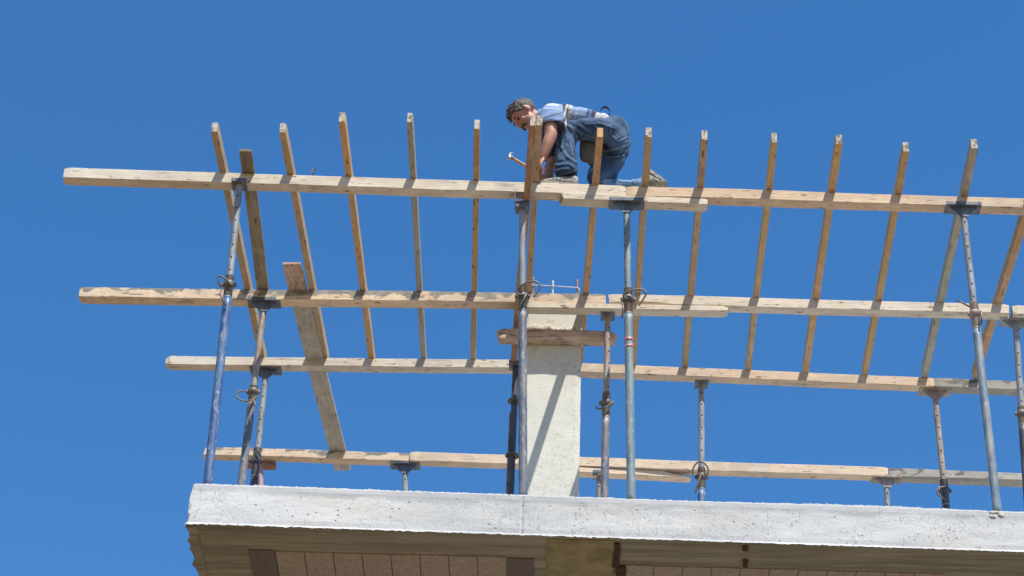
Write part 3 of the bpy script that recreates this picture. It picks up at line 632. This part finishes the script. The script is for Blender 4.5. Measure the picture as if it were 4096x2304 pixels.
# body: head, neck, trunk, arms, hands and legs as one surface
bm = bmesh.new()
HC = pz(566, 318, 14.86); HS = 1.17
hf = Vector((-.52, -.08, -.84)).normalized(); hu = Vector((-.8, .02, .55)); hu = (hu-hf*hu.dot(hf)).normalized(); hl = hu.cross(hf)
HM = Matrix((hf, hl, hu)).transposed()       # local x = face, y = left of the head, z = crown
hp = lambda x, y, z: HC+HM@Vector((x, y, z))*HS
def hell(bm, c, r, sub=3): ellipsoid(bm, c, tuple(q*HS for q in r), HM, sub)
hell(bm, hp(-.012, 0, .022), (.094, .074, .086)); hell(bm, hp(.028, 0, -.045), (.06, .06, .07))
hell(bm, hp(.05, 0, -.085), (.036, .04, .03)); hell(bm, hp(.068, 0, .02), (.02, .055, .016), 2)
tube(bm, [hp(.076, 0, .015), hp(.098, 0, -.018), hp(.108, 0, -.032), hp(.088, 0, -.04)], [.008, .012, .015, .01], 10, n=3)
for s in (-1, 1):
    hell(bm, hp(.062, s*.036, -.028), (.02, .02, .017), 2); hell(bm, hp(.097, s*.013, -.034), (.012, .009, .009), 2)
    hell(bm, hp(-.012, s*.077, -.012), (.018, .007, .03), 2); hell(bm, hp(-.006, s*.08, .008), (.014, .007, .014), 2)
hell(bm, hp(.083, 0, -.062), (.012, .024, .006), 2); hell(bm, hp(.08, 0, -.073), (.011, .02, .006), 2)
tube(bm, [hp(-.03, 0, -.03), pz(690, 345, 14.87), pz(760, 355, YT), pz(840, 380, YT)], [.055, .056, .066, .08], 20, n=4)
tube(bm, [pz(840, 385, YT), pz(1000, 402, YT), pz(1200, 430, YT), pz(1400, 465, YT), pz(1560, 530, YT)], [(.13, .08), (.15, .085), (.14, .085), (.13, .08), (.12, .09)], 20, n=4, side=SIDE)
tube(bm, [pz(1580, 520, YL), pz(1280, 480, YL), pz(1060, 490, YL)], [.08, .065, .05], 16, n=4)
tube(bm, [pz(1060, 480, YL), pz(1050, 700, YL), pz(1055, 1000, YL)], [.05, .045, .038], 16, n=4)
tube(bm, [pz(1600, 560, YR), pz(1520, 850, YR), pz(1420, 1110, YR)], [.07, .06, .04], 16, n=4)
tube(bm, [pz(1420, 1135, YR), pz(1650, 1138, YR+.015), pz(1950, 1108, YR+.02)], [.034, .03, .028], 16, n=4)
# left arm (near the camera)
elb = pz(868, 545, 14.68); wrL = pz(772, 812, 14.70)
tube(bm, [pz(890, 300, 14.74), pz(872, 420, 14.69), pz(866, 500, 14.68), elb, pz(835, 640, 14.68), pz(800, 740, 14.69), wrL], [.055, .052, .049, .05, .046, .037, .029], 20, n=4)
ellipsoid(bm, pz(905, 548, 14.69), (.022, .028, .03))
def hand(w, d, up_, thumb, curl=1.):
    """palm plus five separate bent fingers; d = pointing direction, up_ = back of hand, thumb = side of the thumb (+1/-1)"""
    d = d.normalized(); up_ = (up_-d*up_.dot(d)).normalized(); s = d.cross(up_)*thumb
    ellipsoid(bm, w+d*.045, (.048, .04, .017), Matrix((d, s, up_)).transposed())
    tube(bm, [w-d*.02, w+d*.03], [(.026, .02), (.034, .018)], 12, side=s)
    for k, (o_, l) in enumerate(((.03, .072), (.011, .082), (-.009, .077), (-.029, .06))):
        p = w+d*.08+s*o_; ang = .35*curl; pts = [p-d*.02, p]; 
        for j, fl in enumerate((.42, .32, .26)):
            ang += .62*curl*(1+.1*k); pts.append(pts[-1]+(d*cos(ang)-up_*sin(ang))*l*fl)
        tube(bm, pts, [.0095, .0095, .0088, .008, .0065], 10, n=3)
    p = w+d*.02+s*.03; tube(bm, [p, p+(s*.7+d*.7)*.03-up_*.008, p+(s*.4+d*.9)*.055-up_*.028, p+(d*.8+s*.1)*.07-up_*.05], [.014, .012, .0105, .008], 10, n=3)
hand(wrL, Vector((-.35, -.1, -.9)), Vector((-.75, -.6, .2)), 1, .7)
# right arm and the hand that grips the hammer
hamA, hamB = pz(398, 792, 14.76), pz(660, 945, 14.84); hd = (hamB-hamA).normalized()
grip = hamA.lerp(hamB, .82)
wrR = grip+Vector((.085, .06, -.035))
tube(bm, [pz(900, 350, 15.02), pz(875, 600, 15.01), pz(885, 850, 14.99), pz(850, 930, 14.98), wrR+Vector((.07, .04, -.01)), wrR], [.055, .048, .045, .042, .034, .029], 20, n=4)
hand(wrR, (grip-wrR)+Vector((.0, .0, .03)), Vector((-.2, .35, .9)), 1, 1.25)
body = link('body', remesh(bm, .005, 4), M['skin'], per)
# hair, eyebrows, moustache, eyes
bm = bmesh.new(); hell(bm, hp(-.018, 0, .032), (.1, .083, .088), 5)
for v in list(bm.verts):
    q = HM.transposed() @ (v.co-HC)/HS
    cutz = -.01+max(0, q.x)*.75
    if q.z < cutz-.035 or (q.z < cutz+.0 and q.x > -.03) or (q.x > .05 and q.z < .06): v.co = HC+HM@Vector((q.x*.8, q.y*.75, q.z*.85))*HS
    else:
        tf = noise.noise(Vector((q.x*26, q.y*60, q.z*26)))+.6*noise.noise(Vector((q.x*60, q.y*110, q.z*60))); v.co += (v.co-HC).normalized()*(.008*tf+.003)+hf*(.012*max(0, q.z-.06)/.04 if q.x > .02 else 0)
rr = random.Random(5)
for k in range(380):
    th = rr.uniform(-pi, pi); ph = rr.uniform(.05, 1.25); q = Vector((.1*sin(ph)*cos(th)-.018, .083*sin(ph)*sin(th), .088*cos(ph)+.032))
    if q.z < .0+max(0, q.x)*.8: continue
    b0 = HC+HM@(q*.95)*HS; nrm = (HM@(q-Vector((-.018, 0, .03)))).normalized(); tl = hf*.9+nrm*.3+Vector((rr.uniform(-.4, .4), rr.uniform(-.4, .4), rr.uniform(-.3, .3)))
    tube(bm, [b0, b0+tl.normalized()*rr.uniform(.016, .045)], [.006, .001], 5)
me = bpy.data.meshes.new('hair'); bmesh.ops.recalc_face_normals(bm, faces=bm.faces); bm.to_mesh(me); bm.free()
setcol(me, lambda co, nm: tuple(a*(1-f)+b*f for f in [max(0, min(1, .35+.9*noise.noise(Vector((co.x*40, co.y*40, co.z*60)))))] for a, b in zip((.02, .016, .012), (.15, .125, .1))))
link('hair', me, M['hairm'], per)
bm = bmesh.new(); hell(bm, hp(.09, 0, -.052), (.014, .034, .011), 3); hell(bm, hp(.082, .028, -.06), (.012, .012, .012), 2); hell(bm, hp(.082, -.028, -.06), (.012, .012, .012), 2)
from_bm('moustache', bm, M['mous'], per, smooth=True)
for s in (-1, 1):
    bm = bmesh.new(); hell(bm, hp(.088, s*.031, .024), (.006, .019, .005), 2); from_bm('eyebrow', bm, M['mous'], per, smooth=True)
    bm = bmesh.new(); hell(bm, hp(.076, s*.031, .002), (.009, .013, .006), 2); e_ = from_bm('eye', bm, M['iris'], per, smooth=True)
# shoes: left flat on the beam, right trailing behind with its toe down
def shoe(heel, toe, up_, label, mats=('suede', 'sole')):
    d = (toe-heel); L = d.length; d.normalize(); up_ = (up_-d*up_.dot(d)).normalized(); s = up_.cross(d)
    Ms = Matrix((d, s, up_)).transposed(); P = lambda x, y, z: heel+Ms@Vector((x*L, y, z))
    bm = bmesh.new()
    tube(bm, [P(.03, 0, .05), P(.2, 0, .06), P(.45, 0, .055), P(.65, 0, .043), P(.85, 0, .034), P(.99, 0, .03)], [(.03, .035), (.036, .045), (.04, .042), (.046, .032), (.042, .026), (.018, .012)], 20, n=5, side=s)
    tube(bm, [P(.14, 0, .06), P(.15, 0, .1)], [(.038, .045), (.036, .042)], 18, side=s)
    o = link('shoe', remesh(bm, .006, 4), M[mats[0]], per); o['label'] = label
    bm = bmesh.new(); prof = [(-.0, .03), (.02, .038), (.2, .04), (.45, .038), (.65, .05), (.85, .046), (.97, .03), (1.02, .008)]
    lo, hi = [], []
    for x, w in prof + [(x, -w) for x, w in prof[::-1]]:
        rise = .012*max(0, x-.8)/.2
        lo.append(bm.verts.new(P(x, w, rise+.001))); hi.append(bm.verts.new(P(x, w, .026+rise)))
    nn = len(lo); bm.faces.new(lo); bm.faces.new(hi)
    for j in range(nn): bm.faces.new((lo[j], lo[(j+1) % nn], hi[(j+1) % nn], hi[j]))
    for j in range(9): box(bm, P(.08+.1*j, 0, -.003), (.012, .06, .008), 0, Ms)
    so_ = from_bm('sole', bm, M[mats[1]], None); so_.parent = o; so_.matrix_basis = Matrix.Translation(-per.location-o.matrix_basis.translation)
    bm = bmesh.new()
    for x, w in ((.42, .043), (.52, .044), (.6, .045)):
        tube(bm, [P(x+.06, -w*.98, .045), P(x+.03, -w*.75, .068-.03*(x-.42)), P(x, 0, .092-.09*(x-.42))], .0045, 6, n=3)
        tube(bm, [P(x+.06, w*.98, .045), P(x+.03, w*.75, .068-.03*(x-.42)), P(x, 0, .092-.09*(x-.42))], .0045, 6, n=3)
    lc = from_bm('lace', bm, M['lace'], None, smooth=True); lc.parent = o; lc.matrix_basis = Matrix.Translation(-per.location-o.matrix_basis.translation)
tb = pz(735, 1065, 14.79); hb = pz(1185, 1080, 14.81); hb.z = tb.z = ZT+.006
shoe(hb, tb, Vector((0, 0, 1)), 'dusty shoe planted on the beam')
shoe(pz(2010, 965, 15.0), pz(2215, 1120, 14.99), Vector((-.75, .05, -.7)), 'dusty shoe trailing behind with its sole showing')
# belt loop, pouch
bm = bmesh.new(); pts = [pz(*p, 14.86) for p in ((1440, 300), (1438, 262), (1462, 232), (1496, 225), (1530, 248), (1545, 280), (1535, 310))]
tube(bm, pts, [(.014, .0025)]*7, 8, n=4, side=SIDE); from_bm('belt_loop', bm, M['lace'], per, smooth=True)
bm = bmesh.new(); tube(bm, [pz(1380, 330, 14.80), pz(1440, 305, 14.82), pz(1510, 318, 14.84), pz(1580, 352, 14.86)], .006, 8, n=4); from_bm('belt', bm, M['lace'], per, smooth=True)
bm = bmesh.new(); tube(bm, [pz(1330, 620, 14.9), pz(1300, 720, 14.9), pz(1262, 800, 14.9), pz(1262, 850, 14.9)], [(.06, .09), (.06, .075), (.045, .05), (.02, .022)], 18, n=4, side=SIDE)
tube(bm, [pz(1400, 700, 14.92), pz(1370, 800, 14.92), pz(1330, 880, 14.92)], [(.05, .07), (.05, .06), (.03, .03)], 18, n=4, side=SIDE)
def post_p(me):
    for v in me.vertices: v.co += v.normal*(.008*noise.noise(Vector((v.co.x*30, v.co.y*10, v.co.z*8))))
link('waist_pouch', remesh(bm, .008, 4, post_p), M['khaki'], per)
# hammer
n = NT('hammer_wood', .6); M['hwood'] = n.done(n.ramp(n.noise((30, 30, 30), 4), [(.3, (.36, .2, .1)), (.7, (.5, .32, .17))]))
n = NT('hammer_steel', .4, .6); M['hsteel'] = n.done(n.ramp(n.noise((60, 60, 60), 3), [(.3, (.25, .26, .26)), (.7, (.5, .51, .5))]))
ham = empty('claw_hammer', hamA); tag(ham, 'claw hammer with wooden handle raised in the hand of the worker', 'hammer')
bm = bmesh.new(); tube(bm, [hamA, hamA.lerp(hamB, .35), hamA.lerp(hamB, .8), hamB], [.011, .012, .0145, .0135], 14, n=3); from_bm('handle', bm, M['hwood'], ham, smooth=True)
hdn = Vector((.0, -.55, -.83)); hdn = (hdn-hd*hdn.dot(hd)).normalized()
bm = bmesh.new(); tube(bm, [hamA-hdn*.02, hamA+hdn*.012, hamA+hdn*.02, hamA+hdn*.05, hamA+hdn*.052], [.017, .018, .013, .0165, .015], 14)
box(bm, hamA+hd*.012, (.045, .026, .03), 0, Matrix((hd, hd.cross(hdn), hdn)).transposed())
sd = hd.cross(hdn)
for s in (-1, 1): tube(bm, [hamA-hdn*.01+sd*s*.006, hamA-hdn*.045+sd*s*.008-hd*.004, hamA-hdn*.075+sd*s*.011+hd*.006, hamA-hdn*.095+sd*s*.013+hd*.022], [(.006, .013), (.006, .01), (.005, .007), (.003, .003)], 8, n=3, side=sd)
from_bm('hammer_head', bm, M['hsteel'], ham, smooth=True)
